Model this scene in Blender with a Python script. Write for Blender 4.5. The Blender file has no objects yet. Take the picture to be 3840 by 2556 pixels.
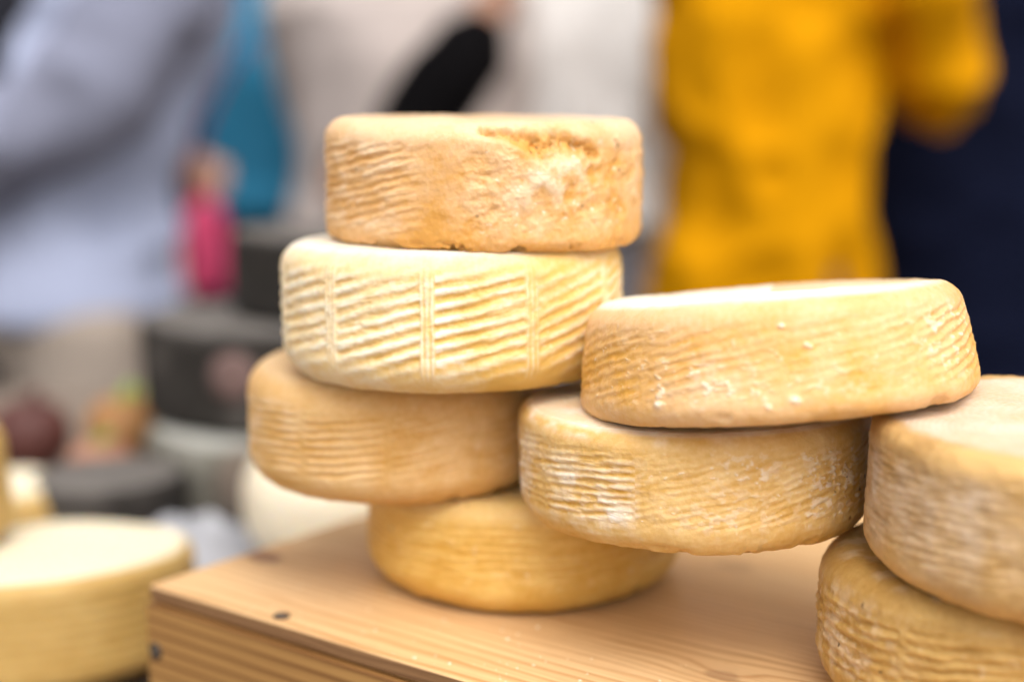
import bpy, math, random
import numpy as np
from mathutils import Matrix, Vector

C = bpy.context.scene.collection
SC = bpy.context.scene
rad = math.radians
HC = 1.1666                       # camera height over the ground
BOXZ = HC - 0.2166                # top of the wooden box
TABZ = BOXZ - 0.098               # top of the stall table

# ------------------------------------------------------------------ camera
cam_d = bpy.data.cameras.new('camera')
cam = bpy.data.objects.new('camera', cam_d)
C.objects.link(cam)
cam.location = (0, 0, HC)
cam.rotation_euler = (rad(90 - 9.045), 0, 0)
cam_d.lens = 50.0
cam_d.sensor_width = 36.0
cam_d.clip_start = 0.02
cam_d.clip_end = 300
cam_d.dof.use_dof = True
cam_d.dof.focus_distance = 0.532
cam_d.dof.aperture_fstop = 2.4
cam_d.dof.aperture_blades = 9
SC.camera = cam

# ------------------------------------------------------------------ overcast daylight
SUN_EL, SUN_AZ = 56.0, 166.0      # azimuth: 0 = +Y (beyond the stall), negative = left
world = bpy.data.worlds.new('World')
SC.world = world
world.use_nodes = True
wn, wl = world.node_tree.nodes, world.node_tree.links
wn.clear()
sky = wn.new('ShaderNodeTexSky')
sky.sky_type = 'NISHITA'
sky.sun_disc = False
sky.sun_elevation = rad(SUN_EL)
sky.sun_rotation = rad(SUN_AZ)
sky.dust_density = 4.0
sky.air_density = 1.0
hsv = wn.new('ShaderNodeHueSaturation')   # cloud cover: nearly colourless sky
hsv.inputs['Saturation'].default_value = 0.15
bg = wn.new('ShaderNodeBackground')
bg.inputs['Strength'].default_value = 0.15
wo = wn.new('ShaderNodeOutputWorld')
wl.new(sky.outputs[0], hsv.inputs['Color'])
wl.new(hsv.outputs[0], bg.inputs['Color'])
wl.new(bg.outputs[0], wo.inputs['Surface'])

sd = bpy.data.lights.new('sun', 'SUN')
sd.energy = 1.15
sd.angle = rad(50)
sd.color = (1.0, 0.96, 0.90)
sun = bpy.data.objects.new('sun', sd)
C.objects.link(sun)
az, el = rad(SUN_AZ), rad(SUN_EL)
sdir = Vector((math.sin(az) * math.cos(el), math.cos(az) * math.cos(el), math.sin(el)))
sun.rotation_euler = (-sdir).to_track_quat('-Z', 'Y').to_euler()
sun.location = sdir * 20

SC.view_settings.view_transform = 'Standard'
SC.view_settings.look = 'None'
SC.view_settings.gamma = 1.0
SC.view_settings.use_curve_mapping = False
SC.view_settings.exposure = 0.58
SC.render.engine = 'CYCLES'
SC.cycles.use_denoising = True
SC.cycles.max_bounces = 8
SC.cycles.diffuse_bounces = 2

# ------------------------------------------------------------------ helpers: noise
def _hash(ix, iy, iz, seed):
    h = (ix.astype(np.int64) * 374761393 + iy.astype(np.int64) * 668265263 + iz.astype(np.int64) * 2147483647 + seed * 1274126177) & 0x7fffffff
    h = ((h ^ (h >> 13)) * 1274126177) & 0x7fffffff
    h = ((h ^ (h >> 15)) * 461845907) & 0x7fffffff
    return ((h ^ (h >> 14)) & 0xffff) / 32767.5 - 1.0

def vnoise(x, y, z, seed=0):
    x, y, z = np.broadcast_arrays(x, y, z)
    x0, y0, z0 = np.floor(x), np.floor(y), np.floor(z)
    fx, fy, fz = x - x0, y - y0, z - z0
    fx, fy, fz = [f * f * f * (f * (f * 6 - 15) + 10) for f in (fx, fy, fz)]
    x0, y0, z0 = x0.astype(np.int64), y0.astype(np.int64), z0.astype(np.int64)
    out = 0
    for dx in (0, 1):
        wx = fx if dx else 1 - fx
        for dy in (0, 1):
            wy = fy if dy else 1 - fy
            for dz in (0, 1):
                wz = fz if dz else 1 - fz
                out = out + wx * wy * wz * _hash(x0 + dx, y0 + dy, z0 + dz, seed)
    return out

def fbm(P, f, oct=3, seed=0, gain=0.5, st=(1, 1, 1)):
    a, tot, nrm = 1.0, 0, 0
    for o in range(oct):
        tot = tot + a * vnoise(P[0] * f * st[0] + 11.3 * o, P[1] * f * st[1] - 7.1 * o, P[2] * f * st[2] + 3.7 * o, seed + o)
        nrm += a
        a *= gain
        f *= 2.03
    return tot / nrm

def sstep(a, b, x):
    t = np.clip((x - a) / (b - a), 0, 1)
    return t * t * (3 - 2 * t)

# ------------------------------------------------------------------ helpers: objects
def tag(o, label=None, cat=None, group=None, kind=None):
    if label: o['label'] = label
    if cat: o['category'] = cat
    if group: o['group'] = group
    if kind: o['kind'] = kind
    return o

def empty(name, loc=(0, 0, 0), rz=0.0):
    o = bpy.data.objects.new(name, None)
    o.empty_display_size = 0.05
    C.objects.link(o)
    o.location = loc
    o.rotation_euler = (0, 0, rz)
    return o

def mesh_obj(name, verts, faces, mat=None, parent=None, smooth=True):
    me = bpy.data.meshes.new(name)
    me.from_pydata([tuple(map(float, v)) for v in verts], [], faces)
    me.update()
    if smooth:
        me.polygons.foreach_set('use_smooth', [True] * len(me.polygons))
    o = bpy.data.objects.new(name, me)
    C.objects.link(o)
    if mat: me.materials.append(mat)
    if parent: o.parent = parent
    return o

class MB:
    """collects closed shapes that become ONE mesh"""
    def __init__(self):
        self.v, self.f = [], []

    def rings(self, rings):
        n = len(rings[0]); b = len(self.v)
        for r in rings:
            self.v += [tuple(p) for p in r]
        for i in range(len(rings) - 1):
            for j in range(n):
                k = (j + 1) % n
                self.f.append((b + i * n + j, b + i * n + k, b + (i + 1) * n + k, b + (i + 1) * n + j))
        self.f.append(tuple(b + j for j in range(n))[::-1])
        self.f.append(tuple(b + (len(rings) - 1) * n + j for j in range(n)))

    def loft(self, secs, n=28):
        """vertical loft of ellipses (cx, cy, z, rx, ry)"""
        out = []
        for cx, cy, z, rx, ry in secs:
            out.append([(cx + rx * math.cos(2 * math.pi * j / n), cy + ry * math.sin(2 * math.pi * j / n), z) for j in range(n)])
        self.rings(out)

    def tube(self, pts, rs, n=14, ends=True):
        pts = [Vector(p) for p in pts]
        if len(pts) > 2:                      # round the bends
            q, qr = [pts[0]], [rs[0]]
            for i in range(1, len(pts) - 1):
                a, b, c = pts[i - 1], pts[i], pts[i + 1]
                for t in (.0, .25, .5, .75, 1.0):
                    p0 = b.lerp(a, .3 * (1 - t)); p1 = b.lerp(c, .3 * t)
                    q.append(p0.lerp(p1, t)); qr.append(rs[i])
            pts, rs = q + [pts[-1]], qr + [rs[-1]]
        if ends:
            d0 = (pts[0] - pts[1]).normalized(); d1 = (pts[-1] - pts[-2]).normalized()
            pts = [pts[0] + d0 * rs[0] * .8] + pts + [pts[-1] + d1 * rs[-1] * .8]
            rs = [rs[0] * .45] + list(rs) + [rs[-1] * .45]
        ref = Vector((0.13, 0.9, 0.21)).normalized()
        out = []
        for i, p in enumerate(pts):
            d = (pts[min(i + 1, len(pts) - 1)] - pts[max(i - 1, 0)]).normalized()
            a = ref.cross(d)
            if a.length < 1e-3: a = Vector((1, 0, 0)).cross(d)
            a.normalize(); b = d.cross(a)
            out.append([p + rs[i] * (math.cos(2 * math.pi * j / n) * a + math.sin(2 * math.pi * j / n) * b) for j in range(n)])
        self.rings(out)

    def ball(self, c, r, n=18, m=12):
        out = []
        for i in range(m + 1):
            t = math.pi * (i + .02) / (m + .04)
            out.append([(c[0] + r[0] * math.sin(t) * math.cos(2 * math.pi * j / n), c[1] + r[1] * math.sin(t) * math.sin(2 * math.pi * j / n), c[2] - r[2] * math.cos(t)) for j in range(n)])
        self.rings(out)

    def box(self, lo, hi):
        b = len(self.v)
        for z in (lo[2], hi[2]):
            self.v += [(lo[0], lo[1], z), (hi[0], lo[1], z), (hi[0], hi[1], z), (lo[0], hi[1], z)]
        self.f += [tuple(b + i for i in q) for q in ((3, 2, 1, 0), (4, 5, 6, 7), (0, 1, 5, 4), (1, 2, 6, 5), (2, 3, 7, 6), (3, 0, 4, 7))]

    def build(self, name, mat, parent=None, smooth=True, bevel=0.0, voxel=0.0, relax=6, fold=None):
        o = mesh_obj(name, self.v, self.f, mat, parent, smooth)
        if bevel:
            m = o.modifiers.new('b', 'BEVEL'); m.width = bevel; m.segments = 3; m.limit_method = 'ANGLE'
        if voxel:
            m = o.modifiers.new('r', 'REMESH'); m.mode = 'VOXEL'; m.voxel_size = voxel; m.use_smooth_shade = True
            m = o.modifiers.new('s', 'SMOOTH'); m.iterations = relax; m.factor = .5
        if bevel or voxel:
            bpy.context.view_layer.update()
            dg = bpy.context.evaluated_depsgraph_get()
            me = bpy.data.meshes.new_from_object(o.evaluated_get(dg))
            o.modifiers.clear()
            old = o.data
            o.data = me
            bpy.data.meshes.remove(old)
            me.name = name
            if not me.materials and mat: me.materials.append(mat)
            if voxel:
                me.polygons.foreach_set('use_smooth', [True] * len(me.polygons))
        if fold:
            amp, f, st, seed = fold
            me = o.data
            n = len(me.vertices)
            co = np.empty(n * 3); me.vertices.foreach_get('co', co); co = co.reshape(-1, 3)
            no = np.empty(n * 3); me.vertices.foreach_get('normal', no); no = no.reshape(-1, 3)
            P = (co[:, 0], co[:, 1], co[:, 2])
            w = fbm(P, 3.0, 2, seed + 40)
            Q = (co[:, 0] + .06 * w, co[:, 1] + .06 * w, co[:, 2] + .05 * w)
            h = 1 - 2 * np.abs(fbm(Q, f, 2, seed, .45, st))
            co = co + no * (amp * (h - .5))[:, None]
            me.vertices.foreach_set('co', co.ravel()); me.update()
        return o

# ------------------------------------------------------------------ helpers: materials
def new_mat(name):
    m = bpy.data.materials.new(name)
    m.use_nodes = True
    nt = m.node_tree
    nt.nodes.clear()
    out = nt.nodes.new('ShaderNodeOutputMaterial')
    p = nt.nodes.new('ShaderNodeBsdfPrincipled')
    nt.links.new(p.outputs[0], out.inputs['Surface'])
    return m, nt, p

class G:
    """tiny node-graph writer"""
    def __init__(self, nt): self.nt = nt
    def _in(self, sock, v):
        if hasattr(v, 'is_linked') or isinstance(v, bpy.types.NodeSocket): self.nt.links.new(v, sock)
        else: sock.default_value = v
    def math(self, op, a, b=0.0, clamp=False):
        n = self.nt.nodes.new('ShaderNodeMath'); n.operation = op; n.use_clamp = clamp
        self._in(n.inputs[0], a); self._in(n.inputs[1], b)
        return n.outputs[0]
    def mix(self, f, a, b, mode='MIX'):
        n = self.nt.nodes.new('ShaderNodeMix'); n.data_type = 'RGBA'; n.blend_type = mode
        self._in(n.inputs[0], f)
        self._in(n.inputs[6], a if not isinstance(a, tuple) else (*a, 1.0)[:4])
        self._in(n.inputs[7], b if not isinstance(b, tuple) else (*b, 1.0)[:4])
        return n.outputs[2]
    def noise(self, vec, scale, detail=3.0, rough=.5, dist=0.0):
        n = self.nt.nodes.new('ShaderNodeTexNoise')
        if vec is not None: self.nt.links.new(vec, n.inputs['Vector'])
        n.inputs['Scale'].default_value = scale; n.inputs['Detail'].default_value = detail
        n.inputs['Roughness'].default_value = rough; n.inputs['Distortion'].default_value = dist
        return n.outputs[0]
    def coord(self, kind='Object'):
        return self.nt.nodes.new('ShaderNodeTexCoord').outputs[kind]
    def mapping(self, vec, scale=(1, 1, 1), loc=(0, 0, 0), rot=(0, 0, 0)):
        n = self.nt.nodes.new('ShaderNodeMapping')
        self.nt.links.new(vec, n.inputs[0])
        n.inputs['Scale'].default_value = scale; n.inputs['Location'].default_value = loc; n.inputs['Rotation'].default_value = rot
        return n.outputs[0]
    def sep(self, vec):
        n = self.nt.nodes.new('ShaderNodeSeparateXYZ'); self.nt.links.new(vec, n.inputs[0])
        return n.outputs
    def ramp(self, f, stops):
        n = self.nt.nodes.new('ShaderNodeValToRGB')
        self.nt.links.new(f, n.inputs[0])
        e = n.color_ramp.elements
        while len(e) < len(stops): e.new(0.5)
        for el_, (p, c) in zip(e, stops):
            el_.position = p; el_.color = (*c, 1.0) if len(c) == 3 else c
        return n.outputs[0]
    def attr(self, name):
        n = self.nt.nodes.new('ShaderNodeAttribute'); n.attribute_name = name
        return n.outputs['Fac']
    def bump(self, h, strength, dist):
        n = self.nt.nodes.new('ShaderNodeBump')
        n.inputs['Strength'].default_value = strength; n.inputs['Distance'].default_value = dist
        self.nt.links.new(h, n.inputs['Height'])
        return n.outputs[0]

def cheese_mat(name, deep, light, bloom, rough=.5, sss=.32, grime=(.16, .085, .03)):
    m, nt, p = new_mat(name)
    g = G(nt)
    co = g.coord()
    n1 = g.noise(co, 60, 4, .6)
    n2 = g.noise(co, 420, 3, .6)
    t = g.math('ADD', g.attr('tone'), g.math('MULTIPLY', g.math('SUBTRACT', n1, .5), .9))
    t = g.math('ADD', t, g.math('MULTIPLY', g.math('SUBTRACT', n2, .5), .65))
    t = g.math('ADD', .5, g.math('MULTIPLY', g.math('SUBTRACT', t, .50), 1.3), True)
    col = g.mix(t, deep, light)
    b = g.attr('bloom')
    b2 = g.math('MULTIPLY', b, g.math('ADD', .62, g.math('MULTIPLY', n2, .76)), True)
    col = g.mix(b2, col, bloom)
    col = g.mix(g.attr('spot'), col, grime)
    nt.links.new(col, p.inputs['Base Color'])
    r = g.math('ADD', rough + .05, g.math('MULTIPLY', b2, .3))
    r = g.math('ADD', r, g.math('MULTIPLY', g.math('SUBTRACT', n1, .5), .25))
    nt.links.new(r, p.inputs['Roughness'])
    p.inputs['Specular IOR Level'].default_value = .35
    p.inputs['Subsurface Weight'].default_value = sss
    p.inputs['Subsurface Radius'].default_value = (1.0, .55, .22)
    p.inputs['Subsurface Scale'].default_value = .003
    n3 = g.noise(co, 1100, 3, .7)
    hb = g.math('ADD', g.math('MULTIPLY', n2, .7), n3)
    nt.links.new(g.bump(hb, .32, .0007), p.inputs['Normal'])
    return m

def fabric(name, col, var=.25, rough=.9, weave=900, sheen=.0):
    m, nt, p = new_mat(name)
    g = G(nt); co = g.coord()
    n = g.noise(co, 5, 3, .6)
    k = g.math('ADD', 1 - var / 2, g.math('MULTIPLY', g.math('SUBTRACT', n, .5), var * 2))
    nt.links.new(g.mix(k, (0, 0, 0), col), p.inputs['Base Color'])
    p.inputs['Roughness'].default_value = rough
    p.inputs['Sheen Weight'].default_value = sheen
    p.inputs['Specular IOR Level'].default_value = .04
    nt.links.new(g.bump(g.noise(co, weave, 2), .3, .001), p.inputs['Normal'])
    return m

def plain(name, col, rough=.6, var=.2, scale=40, bump=.2, bd=.001, sss=0, metal=0):
    m, nt, p = new_mat(name)
    g = G(nt); co = g.coord()
    n = g.noise(co, scale, 4, .6)
    lo = tuple(c * (1 - var) for c in col); hi = tuple(min(1, c * (1 + var)) for c in col)
    nt.links.new(g.mix(n, lo, hi), p.inputs['Base Color'])
    p.inputs['Roughness'].default_value = rough
    p.inputs['Metallic'].default_value = metal
    p.inputs['Subsurface Weight'].default_value = sss
    p.inputs['Subsurface Radius'].default_value = (1, .4, .25)
    p.inputs['Subsurface Scale'].default_value = .006
    nt.links.new(g.bump(g.noise(co, scale * 8, 3), bump, bd), p.inputs['Normal'])
    return m

def wood_mat(name, pale, mid, late, spacing=.004, contrast=1.0, knots=(), rough=.5, curve=.35, off=(.0, .06, .03), stain=.5):
    """softwood cut along local x: growth rings round a pith line, stretched fibres, knots"""
    m, nt, p = new_mat(name)
    g = G(nt); co = g.coord()
    x, y, z = g.sep(co)
    warp = g.noise(g.mapping(co, (2.2, 9, 9)), 2.0, 3, .55)
    yy = g.math('ADD', y, g.math('MULTIPLY', g.math('SUBTRACT', warp, .5), .028))
    yy = g.math('ADD', yy, off[1]); zz = g.math('ADD', z, off[2])
    rr = g.math('SQRT', g.math('ADD', g.math('MULTIPLY', yy, yy), g.math('MULTIPLY', zz, zz)))
    kmask = None
    for (kx, ky, kr, kd) in knots:
        dx = g.math('MULTIPLY', g.math('SUBTRACT', x, kx), .62)
        dy = g.math('SUBTRACT', y, ky)
        d = g.math('SQRT', g.math('ADD', g.math('MULTIPLY', dx, dx), g.math('MULTIPLY', dy, dy)))
        d = g.math('ADD', d, g.math('MULTIPLY', g.math('SUBTRACT', g.noise(co, 130, 3), .5), kr * .7))
        e = g.math('POWER', 2.718, g.math('MULTIPLY', g.math('MULTIPLY', d, d), -1 / (2.2 * kr) ** 2))
        rr = g.math('ADD', rr, g.math('MULTIPLY', e, kr * .9))
        k = g.math('SUBTRACT', 1.0, g.math('MULTIPLY', g.math('SUBTRACT', d, kr * .75), 1 / (kr * .5)), True)
        halo = g.math('MULTIPLY', e, .35)
        k = g.math('MULTIPLY', g.math('MAXIMUM', k, halo), kd)
        kmask = k if kmask is None else g.math('MAXIMUM', kmask, k)
    fr = g.math('FRACT', g.math('DIVIDE', rr, spacing))
    ring = g.ramp(fr, [(0.0, (0, 0, 0)), (.55, (.12, .12, .12)), (.86, (1, 1, 1)), (.97, (.25, .25, .25)), (1.0, (0, 0, 0))])
    fib = g.noise(g.mapping(co, (5, 300, 300)), 2.2, 4, .65)
    big = g.noise(g.mapping(co, (3, 14, 14)), 2.0, 3, .6)
    col = g.mix(big, pale, mid)
    lateness = g.math('MULTIPLY', ring, g.math('MULTIPLY', contrast, g.math('ADD', .35, g.math('MULTIPLY', big, 1.0))), True)
    col = g.mix(lateness, col, late)
    col = g.mix(g.math('MULTIPLY', g.math('SUBTRACT', .62, fib, True), 1.6, True), col, late)
    st = g.noise(co, 26, 4, .65)
    col = g.mix(g.math('MULTIPLY', g.math('SUBTRACT', st, .56, True), stain * 4, True), col, tuple(c * .78 for c in mid))
    gr = g.noise(g.mapping(co, (1, 1.6, 1), (3.1, .7, 0)), 46, 3, .55)
    col = g.mix(g.math('MULTIPLY', g.math('SUBTRACT', gr, .66, True), stain * 7, True), col, tuple(c * .62 for c in mid))
    sc = g.noise(g.mapping(co, (18, 420, 1), (0, 0, 0), (0, 0, .35)), 1.0, 2, .5)
    col = g.mix(g.math('MULTIPLY', g.math('SUBTRACT', sc, .72, True), stain * 6, True), col, tuple(min(1, c * 1.25) for c in pale))
    if kmask is not None:
        col = g.mix(kmask, col, (.16, .06, .035))
    nt.links.new(col, p.inputs['Base Color'])
    nt.links.new(g.math('ADD', rough, g.math('MULTIPLY', g.math('SUBTRACT', fib, .5), .3)), p.inputs['Roughness'])
    p.inputs['Specular IOR Level'].default_value = .35
    hb = g.math('ADD', g.math('MULTIPLY', fib, 1.0), g.math('MULTIPLY', ring, .5))
    nt.links.new(g.bump(hb, .3, .0006), p.inputs['Normal'])
    return m

# ------------------------------------------------------------------ setting
def paving():
    m, nt, p = new_mat('paving stone')
    g = G(nt); co = g.coord()
    br = nt.nodes.new('ShaderNodeTexBrick')
    nt.links.new(co, br.inputs['Vector'])
    br.inputs['Scale'].default_value = 2.2
    br.inputs['Mortar Size'].default_value = .012
    br.inputs['Color1'].default_value = (.30, .27, .245, 1); br.inputs['Color2'].default_value = (.24, .22, .2, 1)
    br.inputs['Mortar'].default_value = (.1, .09, .08, 1)
    n = g.noise(co, 9, 5, .65)
    nt.links.new(g.mix(g.math('MULTIPLY', n, .5), br.outputs[0], (.2, .18, .165)), p.inputs['Base Color'])
    p.inputs['Roughness'].default_value = .85
    nt.links.new(g.bump(g.noise(co, 60, 4), .3, .004), p.inputs['Normal'])
    return m
ground = mesh_obj('ground', [(-60, -60, 0), (60, -60, 0), (60, 60, 0), (-60, 60, 0)], [(0, 1, 2, 3)], paving(), smooth=False)
tag(ground, 'grey stone paving of the market square', 'ground', kind='structure')

def building():
    root = empty('building', (0, 8.2, 0))
    tag(root, 'pale pinkish plastered house front beyond the shoppers', 'building')
    pl = plain('pink grey plaster', (.50, .41, .36), .9, .22, 1.5, .4, .01)
    st = plain('plinth stone', (.30, .27, .25), .9, .25, 3, .4, .01)
    gl = plain('dark window glass', (.03, .035, .04), .1, .2, 2, 0)
    fr = plain('painted frame', (.32, .27, .22), .6, .15, 12)
    sh = plain('dark wooden door', (.10, .06, .04), .6, .3, 9)
    m = MB(); m.box((-14, 0, .5), (14, .5, 7)); m.build('wall', pl, root, False)
    m = MB(); m.box((-14, -.06, 0), (14, .5, .497)); m.build('plinth', st, root, False, bevel=.02)
    for x in (-7.5, -4.6, -1.9, 2.6, 5.4, 8.2):
        m = MB()
        for a, b in (((x - .6, -.05, 1.3), (x - .5, -.003, 2.9)), ((x + .5, -.05, 1.3), (x + .6, -.003, 2.9)), ((x - .497, -.05, 2.8), (x + .497, -.003, 2.9)), ((x - .497, -.05, 1.3), (x + .497, -.003, 1.4)), ((x - .03, -.04, 1.403), (x + .03, -.003, 2.797))):
            m.box(a, b)
        w = m.build('window', fr, root, False)
        m = MB(); m.box((x - .495, -.02, 1.402), (x + .495, -.004, 2.798)); m.build('pane', gl, w, False)
        m = MB(); m.box((x - .7, -.14, 1.22), (x + .7, -.003, 1.297)); m.build('sill', st, w, False, bevel=.01)
    m = MB(); m.box((-.1, -.08, .02), (.95, -.062, 2.3)); d = m.build('door', sh, root, False)
    m = MB(); m.ball((.85, -.11, 1.1), (.03, .03, .03)); m.build('handle', fr, d)
building()

# stall table
def stall_table():
    root = empty('stall_table', (0, 1.03, 0))
    tag(root, 'long grey brown wooden stall table under all the cheeses', 'table')
    wm = wood_mat('weathered table board', (.27, .21, .165), (.22, .17, .13), (.13, .095, .07), .009, .5, rough=.75, off=(0, .4, .1))
    t = MB()
    for i in range(5):
        t.box((-1.6, -.82 + i * .282, TABZ - .03), (1.6, -.82 + i * .282 + .279, TABZ))
    t.build('tabletop', wm, root, False, bevel=.003)
    for x in (-1.45, 1.45):
        for y in (-.72, .50):
            m = MB(); m.box((x - .035, y - .035, 0), (x + .035, y + .035, TABZ - .032)); m.build('leg', wm, root, False, bevel=.004)
    m = MB(); m.box((-1.4, -.76, TABZ - .12), (1.4, -.735, TABZ - .032)); m.build('apron', wm, root, False, bevel=.003)
    m = MB(); m.box((-1.4, .54, TABZ - .12), (1.4, .565, TABZ - .032)); m.build('apron', wm, root, False, bevel=.003)
stall_table()

# ------------------------------------------------------------------ the wooden box
BA = rad(37.0)
BC = Vector((-.1712, .6375, 0))            # left front corner of the lid
BE = Vector((math.cos(BA), -math.sin(BA), 0)); BN = Vector((math.sin(BA), math.cos(BA), 0))
def box_uv(x, y):
    d = Vector((x, y, 0)) - BC
    return d.dot(BE), d.dot(BN)
def wooden_box():
    L, W, T = .66, .36, .0072
    H = BOXZ - TABZ
    root = empty('wooden_box', (BC.x, BC.y, TABZ), -BA)
    tag(root, 'upturned pine box with dark screws under the golden cheese wheels', 'wooden box')
    kn = [(*box_uv(-.1228, .6790), .0072, .85), (*box_uv(.1081, .6651), .0062, .35), (*box_uv(.082, .529), .005, .45), (.45, .2, .007, .6)]
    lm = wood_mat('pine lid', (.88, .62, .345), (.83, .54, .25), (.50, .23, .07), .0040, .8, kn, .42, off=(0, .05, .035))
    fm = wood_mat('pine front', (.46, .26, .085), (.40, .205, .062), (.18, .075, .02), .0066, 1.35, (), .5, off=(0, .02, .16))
    def slab(name, lo, hi, mat, bev=.0012):
        # fine grid top so that edges wobble a little
        m = MB(); m.box(lo, hi)
        return m.build(name, mat, root, False, bevel=bev)
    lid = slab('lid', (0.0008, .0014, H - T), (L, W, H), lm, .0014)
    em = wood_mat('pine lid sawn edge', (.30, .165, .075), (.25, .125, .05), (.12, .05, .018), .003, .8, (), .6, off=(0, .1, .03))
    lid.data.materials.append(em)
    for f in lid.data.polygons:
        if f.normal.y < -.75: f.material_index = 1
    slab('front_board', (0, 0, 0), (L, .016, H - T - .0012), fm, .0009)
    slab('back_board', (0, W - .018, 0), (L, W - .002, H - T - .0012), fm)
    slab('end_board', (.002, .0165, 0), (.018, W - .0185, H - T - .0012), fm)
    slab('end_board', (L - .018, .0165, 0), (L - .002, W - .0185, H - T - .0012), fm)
    sm = plain('blackened screw steel', (.055, .045, .04), .45, .5, 300, .4, .0003, metal=.6)
    def screw(loc, rot, r):
        n = 28; rings = []
        for rr, zz in ((r * 1.0, -.0012), (r, .0002), (r * .93, .0006), (r * .5, .00085)):
            rings.append([(rr * math.cos(2 * math.pi * j / n), rr * math.sin(2 * math.pi * j / n), zz) for j in range(n)])
        m = MB(); m.rings(rings)
        s = m.build('screw', sm, root)
        s.location = loc; s.rotation_euler = rot
        k = MB()
        k.box((-r * .62, -r * .12, .0006), (r * .62, r * .12, .0011)); k.box((-r * .12, -r * .62, .0006), (r * .12, r * .62, .00105))
        c = k.build('cross_recess', grey, s, False)
        return s
    grey = plain('worn steel recess', (.20, .17, .14), .4, .4, 300, .2, .0003, metal=.5)
    u, v = box_uv(-.1008, .5954)
    screw((u, v, H), (0, 0, .5), .0039)
    screw((.0058, 0, H - .031), (rad(90), 0, 0), .0042)
    screw((.335, .009, H), (0, 0, .2), .0034)
    screw((.64, .009, H), (0, 0, 1.1), .0034)
    # crumbs lying on the lid
    rnd = random.Random(5)
    cm = plain('cheese crumb', (.80, .66, .46), .8, .2, 200)
    m = MB()
    for i in range(110):
        if i < 95: uu, vv = rnd.uniform(.05, .36), abs(rnd.gauss(0, .035)) + .004
        else: uu, vv = rnd.uniform(.02, .5), rnd.uniform(.004, .2)
        s = rnd.choice([.0002, .00025, .0003, .0004, .00055]) * rnd.uniform(.8, 1.4)
        pt = BC + BE * uu + BN * vv
        m.ball((pt.x, pt.y, BOXZ + s * .4), (s * rnd.uniform(.8, 1.7), s * rnd.uniform(.8, 1.4), s * .8), 6, 4)
    c = m.build('crumbs', cm)
    tag(c, 'tiny white cheese crumbs scattered over the box lid', 'crumbs', kind='stuff')
wooden_box()

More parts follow.
